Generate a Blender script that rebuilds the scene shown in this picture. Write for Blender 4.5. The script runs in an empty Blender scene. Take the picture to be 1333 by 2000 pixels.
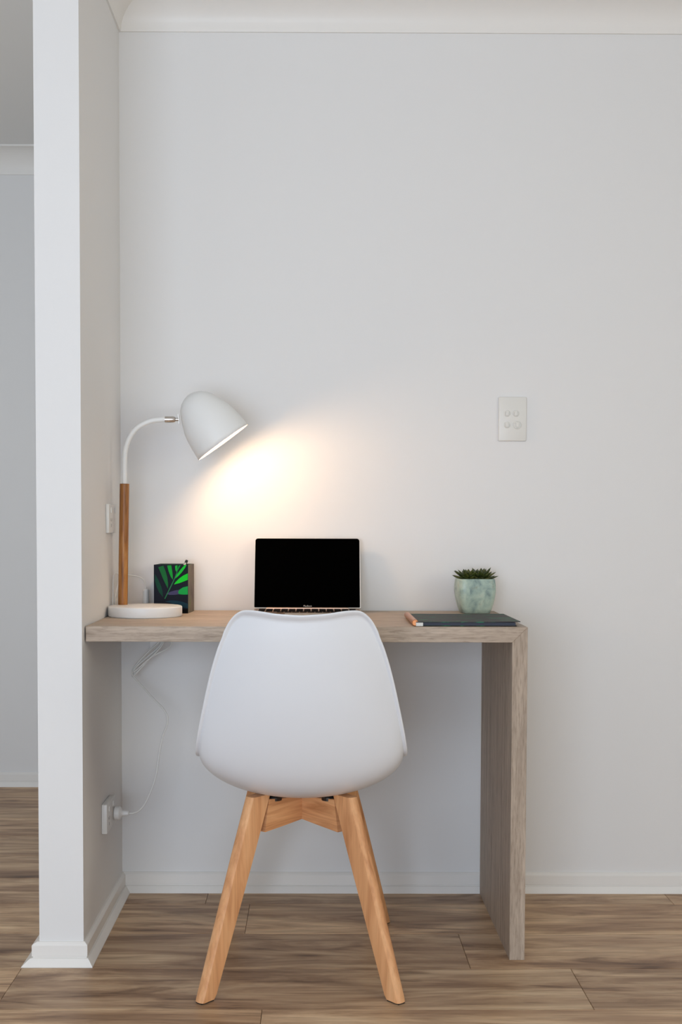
import bpy, bmesh, math, random
from mathutils import Vector, Matrix
random.seed(7)
C = bpy.context.scene.collection
scn = bpy.context.scene
PI = math.pi

# ------------------------------------------------------------------ camera
CAM = (0.51119, -3.1431, 0.97663)
F, YAW, PIT, ROL, SX, SY = 2328.09, 0.00436, 0.04127, -0.00274, -41.108, 120.658
cy_, sy_, cp_, sp_ = math.cos(YAW), math.sin(YAW), math.cos(PIT), math.sin(PIT)
fwd = Vector((sy_*cp_, cy_*cp_, -sp_)); rgt = Vector((cy_, -sy_, 0)); dwn = fwd.cross(rgt)
r2 = rgt*math.cos(ROL) + dwn*math.sin(ROL); d2 = -rgt*math.sin(ROL) + dwn*math.cos(ROL)
cam = bpy.data.cameras.new('camera'); camo = bpy.data.objects.new('camera', cam); C.objects.link(camo)
m = Matrix((r2, -d2, -fwd)).transposed().to_4x4(); m.translation = Vector(CAM); camo.matrix_world = m
cam.sensor_width = 36; cam.lens = F/2000*36; cam.shift_x = -SX/2000; cam.shift_y = SY/2000
cam.clip_start = 0.05
scn.camera = camo

# ------------------------------------------------------------------ light and exposure
scn.view_settings.view_transform = 'Standard'; scn.view_settings.look = 'None'
scn.view_settings.gamma = 1; scn.view_settings.use_curve_mapping = False
scn.view_settings.exposure = 0.04
world = bpy.data.worlds.new('daylight'); scn.world = world; world.use_nodes = True
bg = world.node_tree.nodes['Background']; bg.inputs[0].default_value = (0.80, 0.90, 1.0, 1); bg.inputs[1].default_value = 0.12
def area(name, loc, rot, sx, sy, power, col):
    l = bpy.data.lights.new(name, 'AREA'); l.shape = 'RECTANGLE'; l.size = sx; l.size_y = sy
    l.energy = power; l.color = col
    o = bpy.data.objects.new(name, l); C.objects.link(o); o.location = loc; o.rotation_euler = rot
    return o
# daylight through the glazing behind the camera, with an upward tilt added to brighten ceiling and upper walls
area('window_daylight', (-0.15, -4.50, .95), (math.radians(115), 0, 0), 2.0, 1.7, 84, (0.715, 0.835, 1.0))
area('side_fill_light', (3.32, -3.0, 1.50), (PI/2, 0, PI/2), 1.6, 1.2, 29, (1.0, 0.95, 0.80))  # added warm fill from the right, lifts the side-facing walls
area('hall_fill_light', (-1.535, -0.1, 1.35), (PI/2, 0, -PI/2), .9, 1.3, 3.4, (1.0, 1.0, 0.93))  # added fill that brightens the hall, set close against its side wall
BULB = 58.0

# ------------------------------------------------------------------ node helpers
def mat(name, col=(.8,.8,.8), rough=.5, metal=0, spec=.5):
    m = bpy.data.materials.new(name); m.use_nodes = True
    b = m.node_tree.nodes['Principled BSDF']
    b.inputs['Base Color'].default_value = (*col, 1); b.inputs['Roughness'].default_value = rough
    b.inputs['Metallic'].default_value = metal; b.inputs['Specular IOR Level'].default_value = spec
    return m
def nd(m, t, **kw):
    n = m.node_tree.nodes.new(t)
    for k, v in kw.items(): setattr(n, k, v)
    return n
def ln(m, a, b): m.node_tree.links.new(a, b)
def ramp(m, fac, stops):
    r = nd(m, 'ShaderNodeValToRGB'); el = r.color_ramp.elements
    while len(el) < len(stops): el.new(.5)
    for e, (p, c) in zip(el, stops): e.position = p; e.color = (*c, 1)
    ln(m, fac, r.inputs[0]); return r.outputs[0]
def bump(m, h, strength, dist=.001):
    b = nd(m, 'ShaderNodeBump'); b.inputs['Strength'].default_value = strength; b.inputs['Distance'].default_value = dist
    ln(m, h, b.inputs['Height']); ln(m, b.outputs[0], m.node_tree.nodes['Principled BSDF'].inputs['Normal'])
def noise(m, vec, scale, detail=3, rough=.5, dist=0):
    n = nd(m, 'ShaderNodeTexNoise'); n.inputs['Scale'].default_value = scale; n.inputs['Detail'].default_value = detail
    n.inputs['Roughness'].default_value = rough; n.inputs['Distortion'].default_value = dist
    if vec: ln(m, vec, n.inputs['Vector'])
    return n.outputs[0]
def mapped(m, src, scale, rnd=0, coord='Object'):
    """object coordinates, offset at random per object, stretched"""
    tc = nd(m, 'ShaderNodeTexCoord'); v = tc.outputs[coord]
    if rnd:
        oi = nd(m, 'ShaderNodeObjectInfo'); a = nd(m, 'ShaderNodeVectorMath', operation='SCALE')
        cx = nd(m, 'ShaderNodeCombineXYZ')
        ln(m, oi.outputs['Random'], cx.inputs[0]); ln(m, oi.outputs['Random'], cx.inputs[1]); ln(m, oi.outputs['Random'], cx.inputs[2])
        ln(m, cx.outputs[0], a.inputs[0]); a.inputs['Scale'].default_value = rnd
        ad = nd(m, 'ShaderNodeVectorMath', operation='ADD'); ln(m, v, ad.inputs[0]); ln(m, a.outputs[0], ad.inputs[1]); v = ad.outputs[0]
    mp = nd(m, 'ShaderNodeMapping'); mp.inputs['Scale'].default_value = scale; ln(m, v, mp.inputs[0])
    return mp.outputs[0]
def mix(m, f, a, b, mode='MIX'):
    n = nd(m, 'ShaderNodeMix', data_type='RGBA', blend_type=mode)
    for i, v in ((0, f), (6, a), (7, b)):
        if hasattr(v, 'links'): ln(m, v, n.inputs[i])
        elif i == 0: n.inputs[0].default_value = v
        else: n.inputs[i].default_value = (*v, 1)
    return n.outputs[2]
def base(m, out): ln(m, out, m.node_tree.nodes['Principled BSDF'].inputs['Base Color'])

# ------------------------------------------------------------------ materials
def paint(name, col, rough=.6):
    m = mat(name, col, rough, spec=.25)
    tc = nd(m, 'ShaderNodeTexCoord')
    bump(m, noise(m, tc.outputs['Object'], 260, 2), .12, .0006)
    return m
M_wall = paint('wall_paint', (.80, .79, .775))
M_ceil = paint('ceiling_paint', (.80, .79, .77), .8)
M_trim = paint('trim_gloss_paint', (.84, .815, .775), .35)

M_floor = mat('laminate_plank', rough=.42, spec=.35)
v1 = mapped(M_floor, None, (.75, 4.6, 1), 37); v2 = mapped(M_floor, None, (2.6, 85, 1), 37); v3 = mapped(M_floor, None, (1.6, 9, 1), 37)
n1 = noise(M_floor, v1, 2.0, 6, .62, 1.6); n2 = noise(M_floor, v2, 2.2, 4, .6, .6); n3 = noise(M_floor, v3, 1.5, 4, .55, 1.8)
c1 = ramp(M_floor, n1, [(.29, (.20,.115,.062)), (.40, (.36,.222,.130)), (.52, (.54,.365,.225)), (.66, (.75,.555,.360))])
c2 = ramp(M_floor, n2, [(.30, (.52,.48,.44)), (.47, (.95,.94,.93)), (.72, (1.2,1.18,1.14))])
cc = mix(M_floor, .7, c1, c2, 'MULTIPLY')
c3 = ramp(M_floor, n3, [(.30, (.40,.33,.28)), (.40, (.85,.81,.78)), (.52, (1,1,1))])
cc = mix(M_floor, .85, cc, c3, 'MULTIPLY')
vk = nd(M_floor, 'ShaderNodeTexVoronoi'); vk.inputs['Scale'].default_value = 1.0
dk = nd(M_floor, 'ShaderNodeVectorMath', operation='ADD'); ln(M_floor, mapped(M_floor, None, (1.9, 7.0, 1), 37), dk.inputs[0])
nk = nd(M_floor, 'ShaderNodeTexNoise'); nk.inputs['Scale'].default_value = 3; ln(M_floor, v3, nk.inputs['Vector'])
sk = nd(M_floor, 'ShaderNodeVectorMath', operation='SCALE'); sk.inputs['Scale'].default_value = .22; ln(M_floor, nk.outputs['Color'], sk.inputs[0]); ln(M_floor, sk.outputs[0], dk.inputs[1])
ln(M_floor, dk.outputs[0], vk.inputs['Vector'])
ck = ramp(M_floor, vk.outputs['Distance'], [(.03, (.30,.22,.17)), (.09, (.72,.66,.60)), (.17, (1,1,1))])
cc = mix(M_floor, .9, cc, ck, 'MULTIPLY')
oi = nd(M_floor, 'ShaderNodeObjectInfo')
cr = ramp(M_floor, oi.outputs['Random'], [(0, (.86,.85,.84)), (.5, (1,.985,.97)), (1, (1.1,1.08,1.03))])
cc = mix(M_floor, 1, cc, cr, 'MULTIPLY'); base(M_floor, cc)
bump(M_floor, n2, .12, .0008)
M_under = mat('floor_underlay', (.02,.014,.01), .9)

def oak(name, vert=False, tint=1):
    m = mat(name, rough=.55, spec=.3)
    s1 = (60, 60, 3) if vert else (3, 60, 60); s2 = (220, 220, 26) if vert else (26, 220, 220)
    a = noise(m, mapped(m, None, s1), 1.0, 4, .6, .6); b = noise(m, mapped(m, None, s2), 1.0, 3, .6, .3)
    c = ramp(m, a, [(.3, (.30*tint,.235*tint,.18*tint)), (.55, (.40*tint,.32*tint,.25*tint)), (.75, (.47*tint,.385*tint,.31*tint))])
    d = ramp(m, b, [(.32, (.72,.70,.68)), (.5, (1,1,1)), (.72, (1.14,1.14,1.14))])
    base(m, mix(m, .9, c, d, 'MULTIPLY')); bump(m, b, .25, .0008)
    return m
M_oakh = oak('grey_oak_laminate_horizontal', False, 1.17); M_oakv = oak('grey_oak_laminate_vertical', True, 1.12)

def beech(name, s1=(22, 22, 2.2), s2=(160, 160, 9)):
    m = mat(name, rough=.38, spec=.45)
    a = noise(m, mapped(m, None, s1, 11), 1.4, 4, .55, .8); b = noise(m, mapped(m, None, s2, 11), 1.0, 3)
    c = ramp(m, a, [(.28, (.52,.225,.090)), (.5, (.73,.365,.165)), (.72, (.83,.46,.225))])
    d = ramp(m, b, [(.3, (.86,.84,.8)), (.6, (1,1,1))])
    base(m, mix(m, .8, c, d, 'MULTIPLY')); return m
M_beech = beech('beech_wood'); M_beechr = beech('beech_wood_rail', (4, 4, 45), (14, 14, 190))
M_teak = mat('oiled_pole_wood', rough=.4)
a = noise(M_teak, mapped(M_teak, None, (70, 70, 5)), 1.2, 4, .6, .8)
base(M_teak, ramp(M_teak, a, [(.3, (.17,.058,.010)), (.5, (.34,.130,.026)), (.72, (.52,.24,.065))]))

M_shell = mat('white_moulded_plastic', (.76,.775,.80), .32)
M_blk = mat('black_plastic', (.012,.012,.012), .45)
M_screw = mat('dark_steel', (.05,.045,.04), .4, .8)
M_lampw = mat('white_enamel', (.82,.82,.80), .42, spec=.35)
M_inner = mat('white_inner_enamel', (.9,.88,.84), .5)
M_basew = mat('white_lamp_base', (.82,.81,.79), .4)
M_chrome = mat('brushed_nickel', (.62,.58,.54), .22, 1)
M_bulb = mat('bulb_glow', (1,.9,.75), .5)
bn = M_bulb.node_tree.nodes['Principled BSDF']; bn.inputs['Emission Color'].default_value = (1, .66, .40, 1); bn.inputs['Emission Strength'].default_value = BULB*2.2
M_plate = mat('cream_plastic', (.76,.745,.70), .35)
M_platew = mat('white_plastic', (.78,.77,.74), .35)
M_cord = mat('white_cord', (.78,.77,.73), .45)
M_gold = mat('rose_gold_aluminium', (.72,.52,.40), .3, .9)
M_lid = mat('pale_aluminium', (.80,.76,.70), .35, .6)
M_screen = mat('switched_off_glass', (.0006,.0006,.0006), .35, spec=0)
M_key = mat('black_key', (.006,.005,.005), .7, spec=.08)
M_text = mat('grey_print', (.55,.53,.50), .5)
M_soil = mat('dark_soil', (.02,.016,.01), .95)
M_leaf = mat('succulent_leaf', rough=.42)
a = noise(M_leaf, mapped(M_leaf, None, (60, 60, 60), 9), 1.0, 2)
base(M_leaf, ramp(M_leaf, a, [(.3, (.022,.032,.008)), (.55, (.055,.075,.014)), (.75, (.13,.125,.028))]))
M_pot = mat('mottled_celadon_glaze', rough=.35)
pv = mapped(M_pot, None, (1, 1, 1))
a = noise(M_pot, pv, 34, 4, .55, .6); b = noise(M_pot, pv, 60, 2)
pc = ramp(M_pot, a, [(.30, (.15,.22,.22)), (.44, (.32,.42,.37)), (.58, (.43,.54,.45)), (.74, (.56,.63,.52))])
base(M_pot, mix(M_pot, ramp(M_pot, b, [(.62, (0,0,0)), (.78, (.55,.55,.55))]), pc, (.26,.25,.18)))
M_cover = mat('dark_botanical_cover', rough=.55, spec=.22)
a = noise(M_cover, mapped(M_cover, None, (22, 60, 1)), 1.0, 4, .6, 1.5); b = noise(M_cover, mapped(M_cover, None, (14, 30, 1)), 1.0, 2)
gc = ramp(M_cover, a, [(.42, (.032,.030,.030)), (.54, (.03,.055,.04)), (.64, (.025,.22,.10))])
base(M_cover, mix(M_cover, ramp(M_cover, b, [(.42, (0,0,0)), (.6, (1,1,1))]), (.040,.035,.034), gc))
M_pages = mat('slate_page_edges', (.060,.066,.090), .7, spec=.2)
M_paper = mat('white_tab', (.75,.74,.70), .6)
M_copper = mat('copper_binding', (.60,.24,.095), .30, .7)
M_navy = mat('print_navy', (.008,.010,.018), .6, spec=.12)
M_box_in = mat('box_lining', (.02,.045,.025), .6)
M_boxside = mat('box_side_print', rough=.6, spec=.2)
a = noise(M_boxside, mapped(M_boxside, None, (30, 60, 22)), 1.0, 3, .5, 1)
base(M_boxside, ramp(M_boxside, a, [(.35, (.10,.075,.055)), (.5, (.17,.13,.105)), (.62, (.11,.14,.05)), (.75, (.23,.18,.15))]))

# ------------------------------------------------------------------ object helpers
def obj(name, bm, m, parent=None, smooth=False, loc=None, recalc=True):
    if recalc: bmesh.ops.recalc_face_normals(bm, faces=bm.faces[:])
    me = bpy.data.meshes.new(name); bm.to_mesh(me); bm.free()
    for mm in (m if isinstance(m, (list, tuple)) else [m]): me.materials.append(mm)
    if smooth: me.polygons.foreach_set('use_smooth', [True]*len(me.polygons))
    o = bpy.data.objects.new(name, me); C.objects.link(o)
    if parent: o.parent = parent
    if loc: o.location = loc
    return o
def tag(o, label, cat, group=None):
    o['label'] = label; o['category'] = cat
    if group: o['group'] = group
    return o
def thing(name, label, cat, loc=(0,0,0), rz=0, group=None):
    o = bpy.data.objects.new(name, None); C.objects.link(o); o.location = loc; o.rotation_euler = (0, 0, rz)
    o.empty_display_size = .05
    return tag(o, label, cat, group)
def struct(o): o['kind'] = 'structure'; return o
def autosmooth(o, ang=35):
    me = o.data; me.polygons.foreach_set('use_smooth', [True]*len(me.polygons))
    b = bmesh.new(); b.from_mesh(me)
    for e in b.edges:
        if len(e.link_faces) == 2 and e.calc_face_angle(0) > math.radians(ang): e.smooth = False
    b.to_mesh(me); b.free(); return o
def box(bm, x0, x1, y0, y1, z0, z1, bev=0, seg=2, M=None):
    vs = [bm.verts.new((x, y, z)) for x in (x0, x1) for y in (y0, y1) for z in (z0, z1)]
    idx = [(0,1,3,2),(4,6,7,5),(0,4,5,1),(2,3,7,6),(0,2,6,4),(1,5,7,3)]
    fs = [bm.faces.new([vs[i] for i in f]) for f in idx]
    if bev:
        es = list({e for f in fs for e in f.edges})
        r = bmesh.ops.bevel(bm, geom=es, offset=bev, segments=seg, profile=.5, affect='EDGES')
        vs = list({v for f in r['faces'] for v in f.verts} | {v for v in vs if v.is_valid})
    if M:
        for v in vs: v.co = M @ v.co
    return vs
def lathe(bm, prof, n=48, M=None, cap0=True, cap1=True):
    """prof: (r, z) pairs bottom to top"""
    rings = []
    for r, z in prof:
        rings.append([bm.verts.new((r*math.cos(2*PI*i/n), r*math.sin(2*PI*i/n), z)) for i in range(n)])
    for a, b in zip(rings, rings[1:]):
        for i in range(n): bm.faces.new((a[i], a[(i+1)%n], b[(i+1)%n], b[i]))
    if cap0: bm.faces.new(rings[0][::-1])
    if cap1: bm.faces.new(rings[-1])
    if M:
        for rg in rings:
            for v in rg: v.co = M @ v.co
def spline(pts, k=8):
    P = [Vector(p) for p in pts]; P = [P[0]*2-P[1]] + P + [P[-1]*2-P[-2]]; out = []
    for i in range(1, len(P)-2):
        for j in range(k):
            t = j/k; a, b, c, d = P[i-1], P[i], P[i+1], P[i+2]
            out.append(.5*((2*b) + (c-a)*t + (2*a-5*b+4*c-d)*t*t + (3*b-a-3*c+d)*t**3))
    out.append(P[-2]); return out
def tube(bm, pts, r, n=12, k=8, smooth=True):
    P = spline(pts, k) if smooth else [Vector(p) for p in pts]
    rs = r if callable(r) else (lambda t: r)
    t0 = (P[1]-P[0]).normalized(); up = Vector((0,1,0)) if abs(t0.y) < .9 else Vector((1,0,0))
    u = t0.cross(up).normalized(); rings = []
    for i, p in enumerate(P):
        t = (P[min(i+1, len(P)-1)] - P[max(i-1, 0)]).normalized()
        u = (u - t*u.dot(t)).normalized(); w = t.cross(u); rr = rs(i/(len(P)-1))
        rings.append([bm.verts.new(p + (u*math.cos(2*PI*j/n) + w*math.sin(2*PI*j/n))*rr) for j in range(n)])
    for a, b in zip(rings, rings[1:]):
        for j in range(n): bm.faces.new((a[j], a[(j+1)%n], b[(j+1)%n], b[j]))
    bm.faces.new(rings[0][::-1]); bm.faces.new(rings[-1])
def frame_to(axis):
    """matrix whose z is axis"""
    return Vector((0,0,1)).rotation_difference(Vector(axis).normalized()).to_matrix().to_4x4()
def at(v, axis): return Matrix.Translation(Vector(v)) @ frame_to(axis)

# ------------------------------------------------------------------ the setting
NX, NY, HALL = -0.098, -0.532, 1.271       # stub wall thickness, its front, the far hall wall
X0, X1, YB, ZC = -1.55, 3.2, -4.2, 2.33
def wall(name, *b, m=M_wall):
    bm = bmesh.new(); box(bm, *b); return struct(obj(name, bm, m))
wall('wall_back', 0, X1+.1, 0, .1, -.05, ZC)
wall('wall_left', NX, 0, NY, HALL, 0, ZC)
wall('wall_hall', X0-.1, 0, HALL, HALL+.1, -.05, ZC)
wall('wall_hall_side', X0-.1, X0, YB, HALL, -.05, ZC)
bm = bmesh.new()                            # right wall, out of frame; opening added to let the side fill in
SY0, SY1, SZ0, SZ1 = -3.85, -2.15, .88, 2.12
box(bm, X1, X1+.1, YB, SY0, -.05, ZC); box(bm, X1, X1+.1, SY1, 0, -.05, ZC); box(bm, X1, X1+.1, SY0, SY1, -.05, SZ0); box(bm, X1, X1+.1, SY0, SY1, SZ1, ZC)
struct(obj('wall_right', bm, M_wall))
bm = bmesh.new()
for a_, b_ in ((SY0, SY0+.045), (SY1-.045, SY1), (-3.02, -2.98)): box(bm, X1+.02, X1+.07, a_, b_, SZ0, SZ1)
for a_, b_ in ((SZ0, SZ0+.045), (SZ1-.045, SZ1)): box(bm, X1+.022, X1+.068, SY0+.045, SY1-.045, a_, b_)
struct(obj('side_fill_frame', bm, M_trim))  # unseen frame, added to dress the side fill opening
wall('ceiling', X0-.1, X1+.1, YB-.1, HALL+.1, ZC, ZC+.1, m=M_ceil)
WX0, WX1, WZ = -1.15, 0.85, 2.12           # daylight opening behind the camera
bm = bmesh.new()
box(bm, X0-.1, WX0, YB-.1, YB, -.05, ZC); box(bm, WX1, X1+.1, YB-.1, YB, -.05, ZC); box(bm, WX0, WX1, YB-.1, YB, WZ, ZC)
struct(obj('wall_rear', bm, M_wall))
bm = bmesh.new()
for a_, b_ in ((WX0, WX0+.045), (WX1-.045, WX1), (-.175, -.125)): box(bm, a_, b_, YB-.07, YB-.02, 0, WZ)
box(bm, WX0+.045, WX1-.045, YB-.068, YB-.022, WZ-.045, WZ)
struct(obj('window_1', bm, M_trim))

bm = bmesh.new()                            # frame added around the hall fill light, out of frame; wall behind is solid
for a_, b_ in ((-.60, -.555), (.355, .40)): box(bm, X0, X0+.03, a_, b_, .65, 2.05)
for a_, b_ in ((.65, .695), (2.005, 2.05)): box(bm, X0, X0+.03, -.555, .355, a_, b_)
struct(obj('hall_fill_frame', bm, M_trim))

# floor: slab plus single planks
bm = bmesh.new(); box(bm, X0-.1, X1+.1, YB-.1, HALL+.1, -.06, -.008)
floor = struct(obj('floor', bm, M_under))
PW, PL, G = .2225, 1.21, .0005
def plank(x0, x1, y0, y1):
    x0 += G; x1 -= G; y0 += G; y1 -= G; cxx, cyy = (x0+x1)/2, (y0+y1)/2; hx, hy = (x1-x0)/2, (y1-y0)/2; c = .0009
    bm = bmesh.new()
    R = [[bm.verts.new((sx*(hx-i), sy*(hy-i), z)) for sx, sy in ((-1,-1),(1,-1),(1,1),(-1,1))] for z, i in ((-.008,0),(-.0007,0),(0,c))]
    for a, b in zip(R, R[1:]):
        for i in range(4): bm.faces.new((a[i], a[(i+1)%4], b[(i+1)%4], b[i]))
    bm.faces.new(R[-1]); bm.faces.new(R[0][::-1])
    obj('plank', bm, M_floor, floor, loc=(cxx, cyy, 0))
OFF = {-1: .231, 0: .346, 1: .857, 2: 1.078, 3: .407, -2: .72, -3: .02, -4: .95, -5: .45, -6: 1.15, -7: .27}
for r in range(-7, 23):
    y1 = -.111 - r*PW; y0 = y1 - PW
    y1 = min(y1, HALL); y0 = max(y0, YB)
    if y1 - y0 < .01: continue
    xe = X1 if y0 < 0 else 0
    if y0 < 0 < y1 and False: pass
    o_ = OFF.get(r, random.uniform(0, PL)); x = o_ - PL*math.ceil((o_-X0)/PL)
    while x < xe:
        a_, b_ = max(x, X0), min(x+PL, xe)
        if b_ - a_ > .02: plank(a_, b_, y0, y1)
        x += PL

# mouldings swept round the walls, mitred at right-angled corners
def sweep(name, a, b, na, n, nb, prof, sc=(1, 1, 1), m=M_trim):
    """from a to b; n = out normal; na / nb = normals of the neighbours to mitre into (or None)"""
    bm = bmesh.new(); a, b, n = Vector(a), Vector(b), Vector(n); rows = []
    for o, z in prof:
        pa = a + n*o*sc[1] + (Vector(na)*o*sc[0] if na else Vector((0, 0)))
        pb = b + n*o*sc[1] + (Vector(nb)*o*sc[2] if nb else Vector((0, 0)))
        rows.append((bm.verts.new((*pa, z)), bm.verts.new((*pb, z))))
    k = len(rows)
    for i in range(k):
        p, q = rows[i], rows[(i+1)%k]; bm.faces.new((p[0], p[1], q[1], q[0]))
    bm.faces.new([r[0] for r in rows]); bm.faces.new([r[1] for r in rows][::-1])
    return struct(autosmooth(obj(name, bm, m), 25))
BASE = [(0,0),(.0235,0),(.0235,.002),(.0190,.0080),(.0155,.0130),(.0125,.0165),(.0085,.0178),(.0085,.0196),(.0100,.0210),(.0100,.0445),(.0088,.0468),(.0030,.0515),(0,.0515)]
SL = 1.5
LEGX = 0.951
sweep('baseboard_back', (0,0), (X1,0), (1,0), (0,-1), (-1,0), BASE)
sweep('baseboard_left', (0,NY), (0,0), (0,-1), (1,0), (0,-1), BASE)
sweep('baseboard_end', (NX,NY), (0,NY), (-1,0), (0,-1), (1,0), BASE, (SL,1,1))
sweep('baseboard_hall_near', (NX,NY), (NX,HALL), (0,-1), (-1,0), (0,-1), BASE, (1,SL,1))
sweep('baseboard_hall_far', (X0,HALL), (NX,HALL), (1,0), (0,-1), (-1,0), BASE, (1,1,SL))
sweep('baseboard_right', (X1,YB), (X1,0), None, (-1,0), (0,-1), BASE)
HC = 2.249; CD, CH = .09, ZC - HC - .006
COVE = [(0,HC),(.005,HC),(.0065,HC+.006)] + [(.0065+(CD-.0065)*(1-math.cos(t)), HC+.006+(CH-.006)*math.sin(t)) for t in [PI/2*i/8 for i in range(1, 9)]] + [(CD+.006,ZC-.006),(CD+.006,ZC),(0,ZC)]
def cove(name, *a): sweep(name, *a, COVE)
cove('trim_1', (0,0), (X1,0), (1,0), (0,-1), (-1,0))
cove('trim_2', (0,NY), (0,0), (0,-1), (1,0), (0,-1))
cove('trim_3', (NX,NY), (0,NY), (-1,0), (0,-1), (1,0))
cove('trim_4', (NX,NY), (NX,HALL), (0,-1), (-1,0), (0,-1))
cove('trim_5', (X0,HALL), (NX,HALL), (1,0), (0,-1), (-1,0))
cove('trim_6', (X1,YB), (X1,0), None, (-1,0), (0,-1))

# ------------------------------------------------------------------ desk
DX0, DX1, DF, DB, DH, DT = .003, .985, -.505, -.0055, .75, .0342
desk = thing('desk', 'built-in grey oak laminate waterfall desk against the white wall', 'desk', (DX1, -.25, 0))
def prism(pts, y0, y1):
    bm = bmesh.new(); a = [bm.verts.new((x, y0, z)) for x, z in pts]; b = [bm.verts.new((x, y1, z)) for x, z in pts]
    for i in range(len(pts)): bm.faces.new((a[i], a[(i+1)%len(pts)], b[(i+1)%len(pts)], b[i]))
    bm.faces.new(a[::-1]); bm.faces.new(b)
    bmesh.ops.bevel(bm, geom=[e for e in bm.edges], offset=.0007, segments=1, affect='EDGES')
    return bm
def local(bm, o):
    for v in bm.verts: v.co -= o.location
    return bm
obj('desktop', local(prism([(DX0,DH-DT),(DX1-DT,DH-DT),(DX1,DH),(DX0,DH)], DF, DB), desk), M_oakh, desk)
obj('side_panel', local(prism([(DX1-DT,0),(DX1,0),(DX1,DH),(DX1-DT,DH-DT)], DF, -.0245), desk), M_oakv, desk)
bm = bmesh.new(); box(bm, .077, .102, -.032, -.0056, DH-DT-.0025, DH-DT-.0001); box(bm, .077, .102, -.0080, -.0056, .648, DH-DT-.0001)
obj('bracket', local(bm, desk), M_platew, desk)['label'] = 'small white angle bracket'

# ------------------------------------------------------------------ chair
chair = thing('desk_chair', 'white moulded plastic chair with splayed beech legs pushed to desk', 'chair', (.484, -.5, 0))
rows = [ # yc, zc, yr, zr, hw, bowl, dz
 (-.303,.785,-.262,.785,.1465,0,1.0), (-.301,.768,-.259,.768,.1510,0,.8), (-.298,.745,-.256,.748,.1570,0,.5), (-.290,.705,-.247,.712,.1665,0,.15),
 (-.279,.655,-.232,.662,.180,0,0), (-.266,.605,-.215,.612,.1915,.05,0), (-.249,.553,-.196,.562,.203,.2,0), (-.228,.500,-.176,.522,.211,.5,0),
 (-.203,.450,-.150,.492,.2165,.85,0), (-.168,.412,-.112,.480,.2165,1,0), (-.115,.389,-.060,.474,.215,1,0), (-.05,.380,0,.470,.213,1,0),
 (.03,.379,.06,.466,.209,1,0), (.11,.388,.12,.460,.203,1,0), (.17,.402,.165,.452,.192,.9,0), (.205,.420,.19,.446,.178,.6,0), (.218,.436,.198,.446,.165,.4,0)]
DZ = [(0,0),(.35,.003),(.6,.009),(.78,.011),(.87,.005),(.94,-.008),(1,-.026)]
def dz(s):
    for (a, p), (b, q) in zip(DZ, DZ[1:]):
        if s <= b: t = (s-a)/(b-a); return p + (q-p)*t
    return DZ[-1][1]
bm = bmesh.new(); NU = 28; grid = []
for yc, zc, yr, zr, hw, w, A in rows:
    L = []
    for i in range(NU+1):
        th = (i/NU*2-1)*PI/2; s = math.sin(th); g = (1-w)*abs(s)**2.4 + w*(1-math.cos(th))
        L.append(bm.verts.new((hw*s, yc+(yr-yc)*g, zc+(zr-zc)*g + A*dz(abs(s)))))
    grid.append(L)
for a_, b_ in zip(grid, grid[1:]):
    for i in range(NU): bm.faces.new((a_[i], a_[i+1], b_[i+1], b_[i]))
# turned-out rim all round
def offs(v, d): return bm.verts.new(v.co + Vector(d))
ring = []; nr = len(grid)
for k in range(nr-1, 0, -1):
    q = 1 if k < 9 else max(.4, 1-(k-9)*.1)
    ring.append((grid[k][0], (-.0075*q, -.0035 if k < 9 else 0, -.001)))
for i in range(NU+1):
    s = math.sin((i/NU*2-1)*PI/2); e = abs(s)**6
    ring.append((grid[0][i], (math.copysign(.0075*e, s), -.0055-.0055*(1-e), .0115*(1-e)+.001*e)))
for k in range(1, nr):
    q = 1 if k < 9 else max(.4, 1-(k-9)*.1)
    ring.append((grid[k][NU], (.0075*q, -.0035 if k < 9 else 0, -.001)))
for i in range(NU-1, 0, -1): ring.append((grid[nr-1][i], (0, .004, .003)))
outer = [offs(v, d) for v, d in ring]; n_ = len(ring)
crz = []
for j in range(n_):
    a_, b_ = ring[j][0], ring[(j+1)%n_][0]
    bm.faces.new((a_, outer[j], outer[(j+1)%n_], b_)); crz.append((a_.index, b_.index))
bm.verts.index_update()
cl = bm.edges.layers.float.new('crease_edge')
inner = {v for v, _ in ring}
for e in bm.edges:
    if e.verts[0] in inner and e.verts[1] in inner and any(f for f in e.link_faces if any(v in set(outer) for v in f.verts)): e[cl] = .75
seat = obj('seat_shell', bm, M_shell, chair, smooth=True)
f0 = seat.data.polygons[len(seat.data.polygons)//3]
md = seat.modifiers.new('thickness', 'SOLIDIFY'); md.thickness = .006
mid = seat.data.polygons[NU*3 + NU//2]; md.offset = -1 if mid.normal.y < 0 else 1
md.use_rim = True
md = seat.modifiers.new('smooth', 'SUBSURF'); md.levels = 2; md.render_levels = 2

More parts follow.
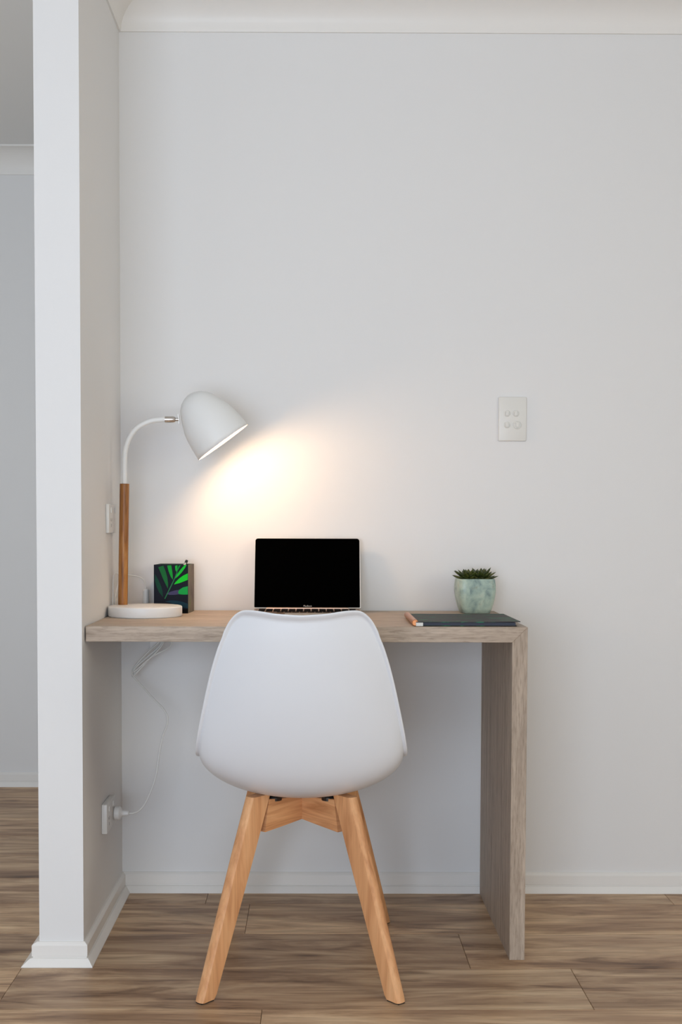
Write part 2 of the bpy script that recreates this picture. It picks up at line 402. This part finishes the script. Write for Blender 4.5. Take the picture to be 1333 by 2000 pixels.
TOPZ = .3965
def leg(sx, sy):
    n = Vector((sx*.655, sy*.755, 0)).normalized(); t = Vector((-n.y, n.x, 0))
    top = Vector((sx*.094, sy*.107, TOPZ)); bot = Vector((sx*.1965, sy*.240, 0)); bm = bmesh.new(); rings = []
    for u in (0, .03, .35, .7, .97, 1):
        z = TOPZ*u; c = bot.lerp(top, u); c.z = z + (.003 if u == 0 else 0)
        w = .019 + (.0275-.019)*min(1, u*1.25); h = .0130; e = .0015 if u == 0 else 0
        # outer edge rounded, inner edge square
        prof = []
        for q in range(7):
            an = -PI/2 + PI*q/6
            prof.append((w - .0075 + .0075*math.cos(an)**.9 if abs(math.cos(an)) > 1e-6 else w-.0075, h*math.copysign(abs(math.sin(an))**.8, math.sin(an))))
        prof += [(-w+.002, h), (-w, h-.002), (-w, -h+.002), (-w+.002, -h)]
        rings.append([bm.verts.new(c + n*(p*(1-e*40)) + t*(q*(1-e*40))) for p, q in prof])
    k = len(rings[0])
    for a_, b_ in zip(rings, rings[1:]):
        for j in range(k): bm.faces.new((a_[j], a_[(j+1)%k], b_[(j+1)%k], b_[j]))
    bm.faces.new(rings[0][::-1]); bm.faces.new(rings[-1])
    o = autosmooth(obj('leg', bm, M_beech, chair), 28)
    bm = bmesh.new(); r0 = []
    for z in (0, .0031):
        r0.append([bm.verts.new(Vector((bot.x, bot.y, z)) + n*p*.9 + t*q*.9) for p, q in ((.0175,.010),(.0175,-.010),(-.018,-.012),(-.018,.012))])
    for j in range(4): bm.faces.new((r0[0][j], r0[0][(j+1)%4], r0[1][(j+1)%4], r0[1][j]))
    bm.faces.new(r0[0][::-1]); bm.faces.new(r0[1]); obj('foot_pad', bm, M_blk, o)
    return n, t
for sx in (-1, 1):
    for sy in (-1, 1):
        n, t = leg(sx, sy)
        # cross rail from the leg's inner edge to the centre
        bm = bmesh.new(); h = .0125
        for s_ in (0, ):
            e0 = n*.0135; e1 = Vector((sx*.094, sy*.107, 0)) - n*.0225
            pts = [(e0, .323, .377), (e0.lerp(e1, .5), .3195, .379), (e1, .316, .385)]
            R = []
            for c, zb, zt in pts:
                ee = .0085 if c is pts[2][0] else 0
                cb = c + n*(.0125 if c is pts[2][0] else 0)
                R.append([bm.verts.new((*(cb+t*h).xy, zb)), bm.verts.new((*(cb-t*h).xy, zb)), bm.verts.new((*(c-t*h).xy, zt)), bm.verts.new((*(c+t*h).xy, zt))])
            for a_, b_ in zip(R, R[1:]):
                for j in range(4): bm.faces.new((a_[j], a_[(j+1)%4], b_[(j+1)%4], b_[j]))
            bm.faces.new(R[0][::-1]); bm.faces.new(R[-1])
        obj('cross_rail', bm, M_beechr, chair)
        bm = bmesh.new()
        c = Vector((sx*.060, sy*.068, .3815)); lathe(bm, [(.017,-.004),(.017,.004),(.012,.0075)], 16, Matrix.Translation(c)); obj('mount_pad', bm, M_screw, chair)

# ------------------------------------------------------------------ desk lamp
lamp = thing('desk_lamp', 'white desk lamp with wooden pole and dome shade, lit, on desk', 'lamp', (.0925, -.205, DH))
def L_(bm): return local(bm, lamp)
bm = bmesh.new()
lathe(bm, [(.0885,0),(.0903,.0012),(.0908,.0030),(.0908,.0222),(.0903,.0240),(.0886,.0252),(.040,.0254),(.001,.0254)], 72, Matrix.Translation((.0925,-.205,DH)))
autosmooth(obj('base', L_(bm), M_basew, lamp), 50)
pb, pt = Vector((.031,-.166,DH+.0252)), Vector((.0388,-.180,1.0765))
bm = bmesh.new(); ax = pt-pb; lathe(bm, [(.0118,0),(.0118,ax.length-.0008),(.0110,ax.length)], 32, at(pb, ax)); autosmooth(obj('pole', L_(bm), M_teak, lamp))
LY = -.193
bm = bmesh.new(); tube(bm, [(.0388,-.180,1.0760),(.0393,-.181,1.10),(.0398,-.183,1.130),(.0425,-.185,1.160),(.0530,-.188,1.189),(.0720,-.191,1.213),(.1000,LY,1.2285),(.127,LY,1.2335),(.1420,LY,1.2340)], .0062, 16)
obj('arm', L_(bm), M_lampw, lamp, smooth=True)
A = Vector((.588, .055, -.807)).normalized(); RC = Vector((.2840, -.187, 1.1790))
s_ = 1/787
bm = bmesh.new(); lathe(bm, [(.0078,0),(.0080,.002),(.0080,.020),(.0068,.0245),(.0045,.0260),(.0040,.0345)], 24, at((.1410, LY, 1.234), (1, .04, .01)))
autosmooth(obj('sleeve', L_(bm), M_chrome, lamp))
bm = bmesh.new(); box(bm, -.0007, .0007, -.007, .007, -.0135, .0105, .0004, 1, Matrix.Translation((.1753, LY+.0005, 1.2365)) @ Matrix.Rotation(-.12, 4, 'Y'))
obj('shade_bracket', L_(bm), M_chrome, lamp)
prof = [(59.3,0),(58.6,9),(57.0,27),(54.8,42),(51.9,55),(46.9,67),(43.4,76),(38.8,86),(33.0,96),(23.0,105.3),(12,110.6),(4,112.4)]
MS = at(RC, -A)
bm = bmesh.new(); lathe(bm, [(r*s_, z*s_) for r, z in prof], 72, MS, cap0=False)
sh = obj('shade', L_(bm), [M_lampw, M_inner], lamp, smooth=True)
md = sh.modifiers.new('thickness', 'SOLIDIFY'); md.thickness = .0016; md.offset = -1; md.material_offset = 1; md.material_offset_rim = 0; md.use_rim = True
bm = bmesh.new(); bmesh.ops.create_uvsphere(bm, u_segments=20, v_segments=12, radius=.024, matrix=Matrix.Translation(RC - A*.034))
bulb = obj('bulb', L_(bm), M_bulb, lamp, smooth=True); bulb['label'] = 'glowing warm bulb'
bm = bmesh.new(); lathe(bm, [(.013,0),(.013,.060)], 20, at(RC - A*.054, -A)); obj('socket', L_(bm), M_inner, lamp)

# ------------------------------------------------------------------ cable standing behind the lamp
cab = thing('charging_cable', 'thin white cable with tapered connector standing behind lamp base', 'cable', (.072, -.05, DH))
bm = bmesh.new(); lathe(bm, [(.0098,0),(.0098,.003),(.0086,.030),(.0078,.050),(.0080,.0515),(.0080,.055),(.0068,.0575),(.003,.0585)], 20, Matrix.Translation((.0722,-.05,DH)))
autosmooth(obj('connector', local(bm, cab), M_platew, cab))
bm = bmesh.new(); tube(bm, [(.0722,-.05,.806),(.0705,-.05,.819),(.066,-.052,.832),(.055,-.055,.840),(.038,-.060,.8435),(.022,-.075,.8455),(.011,-.105,.849),(.0055,-.135,.852),(.0045,-.150,.836),(.0050,-.157,.800),(.0045,-.158,.770),(.0055,-.140,.7545),(.008,-.100,.7522),(.010,-.060,.7522)], .0017, 8)
obj('cord', local(bm, cab), M_cord, cab, smooth=True)
bm = bmesh.new(); tube(bm, [(.010,-.060,.7522),(.0060,-.110,.758),(.0060,-.140,.775),(.0085,-.128,.805),(.0120,-.115,.830),(.0105,-.105,.849)], .0015, 8)
obj('cord', local(bm, cab), M_cord, cab, smooth=True)

# ------------------------------------------------------------------ power cord under the desk
pc_ = thing('electric_cable', 'white power cord bundled under desk and plugged into low outlet', 'cable', (.014, -.203, .258))
bm = bmesh.new()
tube(bm, [(.127,-.045,.7145),(.122,-.055,.690),(.104,-.060,.655),(.080,-.062,.626),(.056,-.068,.601),(.0415,-.072,.588),(.0435,-.077,.585),(.062,-.078,.604),(.090,-.074,.633),(.122,-.070,.6505),(.1370,-.062,.661),(.1385,-.060,.674),(.126,-.058,.684),(.100,-.060,.664),(.074,-.066,.640),(.050,-.072,.613),(.0400,-.076,.596),(.0440,-.080,.584),(.054,-.082,.573),(.072,-.088,.555),(.098,-.100,.529),(.125,-.117,.506),(.1365,-.125,.486),(.1355,-.130,.465),(.127,-.14,.441),(.119,-.15,.398),(.111,-.16,.340),(.093,-.18,.288),(.077,-.195,.265),(.062,-.203,.2585),(.050,-.203,.2575)], .0021, 8)
obj('cord', local(bm, pc_), M_cord, pc_, smooth=True)
bm = bmesh.new(); tube(bm, [(.1300,-.052,.7145),(.128,-.062,.690),(.110,-.066,.662),(.086,-.070,.640),(.060,-.074,.617),(.0455,-.080,.602),(.0480,-.082,.598),(.070,-.080,.617),(.100,-.078,.644),(.119,-.070,.668),(.124,-.060,.690),(.122,-.052,.7145)], .0021, 8)
obj('cord_loop', local(bm, pc_), M_cord, pc_, smooth=True)
bm = bmesh.new(); lathe(bm, [(.0155,0),(.0170,.002),(.0172,.0125),(.0150,.0155),(.0095,.0185),(.0078,.0215),(.0074,.0260),(.0066,.0300),(.0062,.0345),(.0040,.0365)], 28, at((.0141,-.203,.2585), (1,0,-.02)))
autosmooth(obj('plug', local(bm, pc_), M_platew, pc_))

# ------------------------------------------------------------------ outlets and switch
def outlet(name, label, y0, z0, thick, w=.115, h=.071):
    o = thing(name, label, 'outlet', (0, y0, z0)); yc, zc = w/2, h/2
    bm = bmesh.new(); box(bm, .0002, thick, 0, w, 0, h, .0018, 2); autosmooth(obj('face_plate', bm, M_platew, o))
    for yy in (.030, .085):
        bm = bmesh.new(); box(bm, thick-.0005, thick+.0022, yy-.005, yy+.005, h-.022, h-.009, .001, 2); obj('rocker', bm, M_platew, o)
    for yy, skip in ((.030, False), (.085, True)):
        bm = bmesh.new()
        for (py, pz, an) in ((-.006,.004,.5),(.006,.004,-.5),(0,-.010,0)):
            box(bm, thick-.001, thick+.0002, -.0008, .0008, -.004, .004, 0, 1, Matrix.Translation((0, yy+py, h*.40+pz)) @ Matrix.Rotation(an, 4, 'X'))
        obj('slots', bm, M_blk if not skip else M_platew, o)
    return o
outlet('power_outlet', 'white double power outlet on side wall above desk, behind lamp pole', -.228, .9545, .0085)
outlet('power_outlet', 'white power outlet low on side wall below desk, plug in it', -.305, .2315, .0135)
sw = thing('light_switch', 'cream four-button light switch plate on the back wall', 'switch', (1.029, 0, 1.2545))
bm = bmesh.new(); box(bm, -.0365, .0365, -.0075, -.0002, -.0575, .0575, .0022, 3); autosmooth(obj('face_plate', bm, M_plate, sw))
for x, z, r in ((-.0145,.0145,.0085),(.0085,.0145,.0085),(-.0145,-.0155,.0085),(.0125,-.0155,.0110)):
    bm = bmesh.new(); Mx = at((x, -.0070, z), (0,-1,0))
    lathe(bm, [(r,0),(r,.0016),(r-.0012,.0028),(r-.0022,.0028),(r-.003,.0015)], 28, Mx); autosmooth(b_ := obj('button_ring', bm, M_plate, sw))
    bm = bmesh.new(); box(bm, -.0042, .0042, -.0062, .0062, -.001, .0032, .0012, 2, at((x, -.0080, z), (0,-1,0)) @ Matrix.Rotation(.0, 4, 'Z')); obj('button', bm, M_plate, sw)

# ------------------------------------------------------------------ pen box with pen
bxo = thing('pen_holder', 'square pen box printed with green palm leaf on black', 'holder', (.1485, -.0715, DH), math.radians(-4))
BW, BH2, T = .0440, .1235, .003
bm = bmesh.new()
for a4 in ((-BW,BW,-BW,-BW+T,0,BH2,0),(-BW,BW,BW-T,BW,0,BH2,0),(-BW,-BW+T,-BW+T,BW-T,0,BH2,0),(BW-T,BW,-BW+T,BW-T,0,BH2,1),(-BW+T,BW-T,-BW+T,BW-T,0,.003,0)):
    nf = len(bm.faces); box(bm, *a4[:6])
    bm.faces.ensure_lookup_table()
    for f in bm.faces[nf:]: f.material_index = 0
bmesh.ops.recalc_face_normals(bm, faces=bm.faces[:])
for f in bm.faces:
    c = f.calc_center_median()
    if c.x > BW-.0001: f.material_index = 1
    elif abs(c.x) < BW-.001 and abs(c.y) < BW-.001 and abs(f.normal.z) < .5: f.material_index = 2
    elif f.normal.z > .5 and c.z > .1: f.material_index = 2
obj('box_body', bm, [M_navy, M_boxside, M_box_in], bxo)
def srgb(r, g, b): return tuple((v/255/12.92 if v/255 <= .04045 else ((v/255+.055)/1.055)**2.4) for v in (r, g, b))
leaves = [((22,150,52), [(530,395),(620,385),(640,500),(652,600),(655,690),(610,630),(560,510)]),
 ((24,100,50), [(330,430),(445,395),(495,520),(530,640),(548,760),(545,880),(490,780),(430,660),(380,540)]),
 ((16,62,48), [(255,570),(330,690),(395,830),(425,940),(432,1060),(350,960),(290,840),(255,720)]),
 ((26,170,55), [(705,400),(760,385),(752,470),(735,530),(712,480)]),
 ((20,135,55), [(785,395),(835,380),(800,440),(745,530),(752,470)]),
 ((22,185,48), [(860,440),(925,375),(960,385),(930,440),(850,540),(770,620),(700,670),(740,590),(800,510)]),
 ((24,195,44), [(990,555),(990,690),(900,725),(800,762),(680,790),(720,735),(800,660),(890,600)]),
 ((20,150,66), [(990,825),(990,1000),(900,1002),(800,995),(770,960),(800,900),(880,850)]),
 ((66,62,96), [(500,990),(600,945),(700,915),(800,900),(770,960),(800,995),(690,1008),(590,1010)]),
 ((28,58,72), [(480,1150),(600,1125),(740,1130),(880,1155),(990,1195),(990,1290),(880,1275),(760,1240),(620,1185)]),
 ((40,112,72), [(462,1092),(545,935),(620,790),(690,650),(735,545),(750,480),(765,485),(755,560),(705,665),(640,800),(565,940),(485,1095)]),
 ((1,2,3), [(235,1392),(235,1330),(600,1320),(990,1310),(990,1392)])]
bm = bmesh.new(); mats = []
for i, (c, P) in enumerate(leaves):
    mats.append(mat('leaf_print_%d' % i, srgb(*c), .6, spec=.12))
    vs = [bm.verts.new((-BW+.0006+(x-235)/755*(2*BW-.0012), -BW-.0002-.00002*i, .0006+(1392-y)/1010*(BH2-.0012))) for x, y in P]
    f = bm.faces.new(vs); f.normal_update()
    if f.normal.y > 0: f.normal_flip()
    f.material_index = i
obj('leaf_print', bm, mats, bxo, recalc=False)
pen = thing('pen', 'slim black-capped pen with white clip standing in the leaf box', 'pen', (.128, -.085, DH+.004))
pa, pb_ = Vector((.1280,-.0850,DH+.0042)), Vector((.1795,-.0520,.8835)); ax = (pb_-pa)
bm = bmesh.new(); lathe(bm, [(.0008,0),(.0035,.010),(.0040,.012),(.0040,ax.length-.012)], 16, at(pa, ax)); autosmooth(obj('barrel', local(bm, pen), M_platew, pen))
bm = bmesh.new(); lathe(bm, [(.0040,ax.length-.012),(.0042,ax.length-.0115),(.0042,ax.length-.0085),(.0038,ax.length-.008)], 16, at(pa, ax)); autosmooth(obj('collar', local(bm, pen), M_chrome, pen))
bm = bmesh.new(); lathe(bm, [(.0033,ax.length-.008),(.0036,ax.length-.0075),(.0036,ax.length-.0010),(.0028,ax.length)], 16, at(pa, ax)); autosmooth(obj('cap', local(bm, pen), M_blk, pen))
bm = bmesh.new(); box(bm, -.0011, .0011, -.0063, -.0052, ax.length-.045, ax.length-.009, .0003, 1, at(pa, ax)); box(bm, -.0011, .0011, -.0060, -.0035, ax.length-.012, ax.length-.0095, 0, 1, at(pa, ax)); obj('clip', local(bm, pen), M_platew, pen)

# ------------------------------------------------------------------ laptop
LC = .4925
lap = thing('laptop', 'open slim laptop with black screen and rose gold keyboard deck', 'laptop', (LC, -.185, DH))
LW, LB, LF, LT2 = .1372, -.093, -.278, .0105
bm = bmesh.new()
vs = box(bm, -LW, LW, LF, LB, DH+.001, DH+LT2, .0035, 3)
for v in bm.verts:
    if v.co.z > DH+.004: v.co.z = DH+.001 + (v.co.z-DH-.001)*(.55+.45*(v.co.y-LF)/(LB-LF))
for v in bm.verts: v.co += Vector((0, .185, -DH))
base_ = autosmooth(obj('keyboard_deck', bm, M_gold, lap))
def deck_z(y): return .001 + (LT2-.001)*(.55+.45*(y-LF)/(LB-LF))
kw, kd = .0192, .0170; tilt = math.atan((LT2-.001)*.45/(LB-LF))
bm = bmesh.new(); box(bm, -.0081, .0081, -.0070, .0070, -.0004, .0010, .0006, 1); kp = obj('key', bm, M_key, base_); first = True
for r in range(5):
    y = LB - .0175 - r*kd
    cnt = 13 if r < 4 else 8
    for k in range(cnt):
        if first: o = kp; first = False
        else: o = kp.copy(); C.objects.link(o); o.parent = base_
        x = (k-(cnt-1)/2)*kw
        if r == 4 and cnt == 8: x = (k-3.5)*kw + (0 if k not in (3, 4) else 0); o.scale = (1, 1, 1)
        o.location = (x, y+.185, deck_z(y)+.0002); o.rotation_euler = (tilt, 0, 0)
bm = bmesh.new(); box(bm, -.055, .055, LF+.012+.185, LF+.075+.185, -.0002+deck_z(LF+.04), .0003+deck_z(LF+.04), 0, 1, Matrix.Translation((0,0,0)))
for v in bm.verts: v.co.z = deck_z(v.co.y-.185) + (.0003 if v.co.z > deck_z(LF+.04) else -.0006)
obj('trackpad', bm, M_lid, base_)
hz = DH + LT2 + .0015
bot_, top_ = Vector((0, LB+.004, hz)), Vector((0, -.0270, .9405))
ax = top_-bot_; Lh = ax.length; ang = math.atan2(ax.y, ax.z)
ML = Matrix.Translation((0, bot_.y+.185, bot_.z-DH)) @ Matrix.Rotation(-ang, 4, 'X')
def rrect(bm, x0, x1, z0, z1, r, y0, y1, M, rb=None):
    pts = []
    for cx, cz, a0, rr in ((x1-r, z1-r, 0, r), (x0+r, z1-r, 90, r), (x0+(rb or r), z0+(rb or r), 180, rb or r), (x1-(rb or r), z0+(rb or r), 270, rb or r)):
        for k in range(6): t = math.radians(a0+18*k); pts.append((cx+rr*math.cos(t), cz+rr*math.sin(t)))
    a = [bm.verts.new(M @ Vector((x, y0, z))) for x, z in pts]; b = [bm.verts.new(M @ Vector((x, y1, z))) for x, z in pts]
    for i in range(len(pts)): bm.faces.new((a[i], a[(i+1)%len(pts)], b[(i+1)%len(pts)], b[i]))
    bm.faces.new(a[::-1]); bm.faces.new(b)
bm = bmesh.new(); rrect(bm, -LW, LW, 0, Lh, .0075, -.0005, .0045, ML, .002); lid = autosmooth(obj('lid', bm, M_lid, lap))
bm = bmesh.new(); rrect(bm, -LW+.0006, LW-.0022, .0016, Lh-.0010, .0068, -.0012, -.0004, ML, .002); scr = obj('screen', bm, M_screen, lid); scr['label'] = 'black switched-off screen'
bm = bmesh.new(); lathe(bm, [(.0032,-.105),(.0032,.105)], 16, Matrix.Translation((0, LB+.0035+.185, LT2+.0005)) @ Matrix.Rotation(PI/2, 4, 'Y')); autosmooth(obj('hinge', bm, M_gold, lap))
tc_ = bpy.data.curves.new('screen_lettering', 'FONT'); tc_.body = 'MacBook'; tc_.size = .0058; tc_.align_x = 'CENTER'; tc_.extrude = .00005
to = bpy.data.objects.new('screen_lettering', tc_); C.objects.link(to); dg = bpy.context.evaluated_depsgraph_get()
me = bpy.data.meshes.new_from_object(to.evaluated_get(dg)); bpy.data.objects.remove(to)
me.materials.clear(); me.materials.append(M_text); to = bpy.data.objects.new('lettering', me); C.objects.link(to); to.parent = lid
to.matrix_local = ML @ Matrix.Translation((.0005, -.0014, .0035)) @ Matrix.Rotation(PI/2, 4, 'X')

# ------------------------------------------------------------------ notebook
nb = thing('notebook', 'dark notebook with green botanical cover and copper spine, in front of pot', 'notebook', (.85, -.37, DH))
bm = bmesh.new(); box(bm, -.110, .113, -.119, .122, .0004, .0022, .0004, 1); obj('back_cover', bm, M_cover, nb)
bm = bmesh.new(); box(bm, -.108, .111, -.1165, .120, .0022, .0088, 0, 1); obj('pages', bm, M_pages, nb)
bm = bmesh.new(); gridn = 10
T_ = [[bm.verts.new((-.112+.233*i/gridn, y, z+.0025*max(0, (i/gridn-.6))*(1 if y < 0 else .3)*1.4)) for i in range(gridn+1)] for y, z in ((-.120,.0088),(.1225,.0088),(.1225,.0104),(-.120,.0104))]
for a_, b_ in zip(T_, T_[1:]+T_[:1]):
    for i in range(gridn): bm.faces.new((a_[i], a_[i+1], b_[i+1], b_[i]))
bm.faces.new([r[0] for r in T_]); bm.faces.new([r[-1] for r in T_][::-1])
obj('front_cover', bm, M_cover, nb)
bm = bmesh.new(); lathe(bm, [(.0062,0),(.0072,.001),(.0072,.2375),(.0062,.2385)], 20, at((-.1135,-.1165,.0076), (0,1,0))); autosmooth(obj('spine', bm, M_copper, nb))
bm = bmesh.new(); box(bm, -.1125, -.0965, -.1215, -.1180, .0006, .0086, .0006, 1); obj('corner_tab', bm, M_paper, nb)['label'] = 'small white corner tab'

# ------------------------------------------------------------------ succulent in its pot
PX, PY = .9245, -.0735
suc = thing('potted_succulent', 'dark green succulent in square mottled celadon pot on desk', 'plant', (PX, PY, DH), math.radians(4))
def squircle(hx, hy, z, n=48, p=8):
    out = []
    for i in range(n):
        t = 2*PI*i/n; c, s = math.cos(t), math.sin(t); k = (abs(c)**p + abs(s)**p)**(-1/p); out.append((hx*k*c, hy*k*s, z))
    return out
bm = bmesh.new(); rg = []
PH = .089
for h, z in ((.0330,0),(.0352,.0012),(.0400,.014),(.0440,.029),(.0468,.044),(.0483,.058),(.0480,.072),(.0466,.084),(.0458,PH-.0010),(.0448,PH),(.0432,PH),(.0424,PH-.0012),(.0424,PH-.012)):
    rg.append([bm.verts.new(q) for q in squircle(h, h*.93, z)])
for a_, b_ in zip(rg, rg[1:]):
    for i in range(48): bm.faces.new((a_[i], a_[(i+1)%48], b_[(i+1)%48], b_[i]))
bm.faces.new(rg[0][::-1])
autosmooth(obj('pot', bm, M_pot, suc), 50)
bm = bmesh.new(); top = [bm.verts.new(q) for q in squircle(.0425, .0395, PH-.006)]; low = [bm.verts.new(q) for q in squircle(.040, .037, PH-.014)]
bm.faces.new(top); bm.faces.new(low[::-1])
for i in range(48): bm.faces.new((top[i], low[i], low[(i+1)%48], top[(i+1)%48]))
obj('soil', bm, M_soil, suc)
bm = bmesh.new(); prev = None  # one pointed fleshy leaf along +x
for u, w, th in ((0,.0035,.0022),(.25,.0060,.0032),(.55,.0066,.0032),(.8,.0040,.0020),(.93,.0016,.0009),(1,.0003,.0002)):
    x = .046*u; z = .006*u*u
    R = [bm.verts.new((x, w*math.cos(t), z + th*math.sin(t) + (abs(math.cos(t))**2)*w*.22)) for t in [2*PI*i/8 for i in range(8)]]
    if prev:
        for i in range(8): bm.faces.new((prev[i], prev[(i+1)%8], R[(i+1)%8], R[i]))
    else: bm.faces.new(R[::-1])
    prev = R
bm.faces.new(prev)
lf = obj('leaf', bm, M_leaf, suc, smooth=True); first = True
for cx, ph in ((-.0165, 0), (.0165, .5)):
    for tier, (cnt, elev, ln_, zz) in enumerate(((9, 7, .93, .0), (8, 19, .90, .003), (6, 33, .74, .005), (5, 52, .54, .005), (3, 72, .36, .006))):
        for k in range(cnt):
            if first: o = lf; first = False
            else: o = lf.copy(); C.objects.link(o); o.parent = suc
            an = 2*PI*(k+ph+tier*.38)/cnt + random.uniform(-.1, .1)
            el = math.radians(elev + random.uniform(-5, 5))
            s = ln_*random.uniform(.92, 1.08)
            if abs(math.sin(an)) > .8: s *= .92
            o.location = (cx + .002*math.cos(an), .002*math.sin(an), PH-.004+zz)
            o.rotation_euler = (0, -el, an); o.scale = (s, 1.0, 1.0)
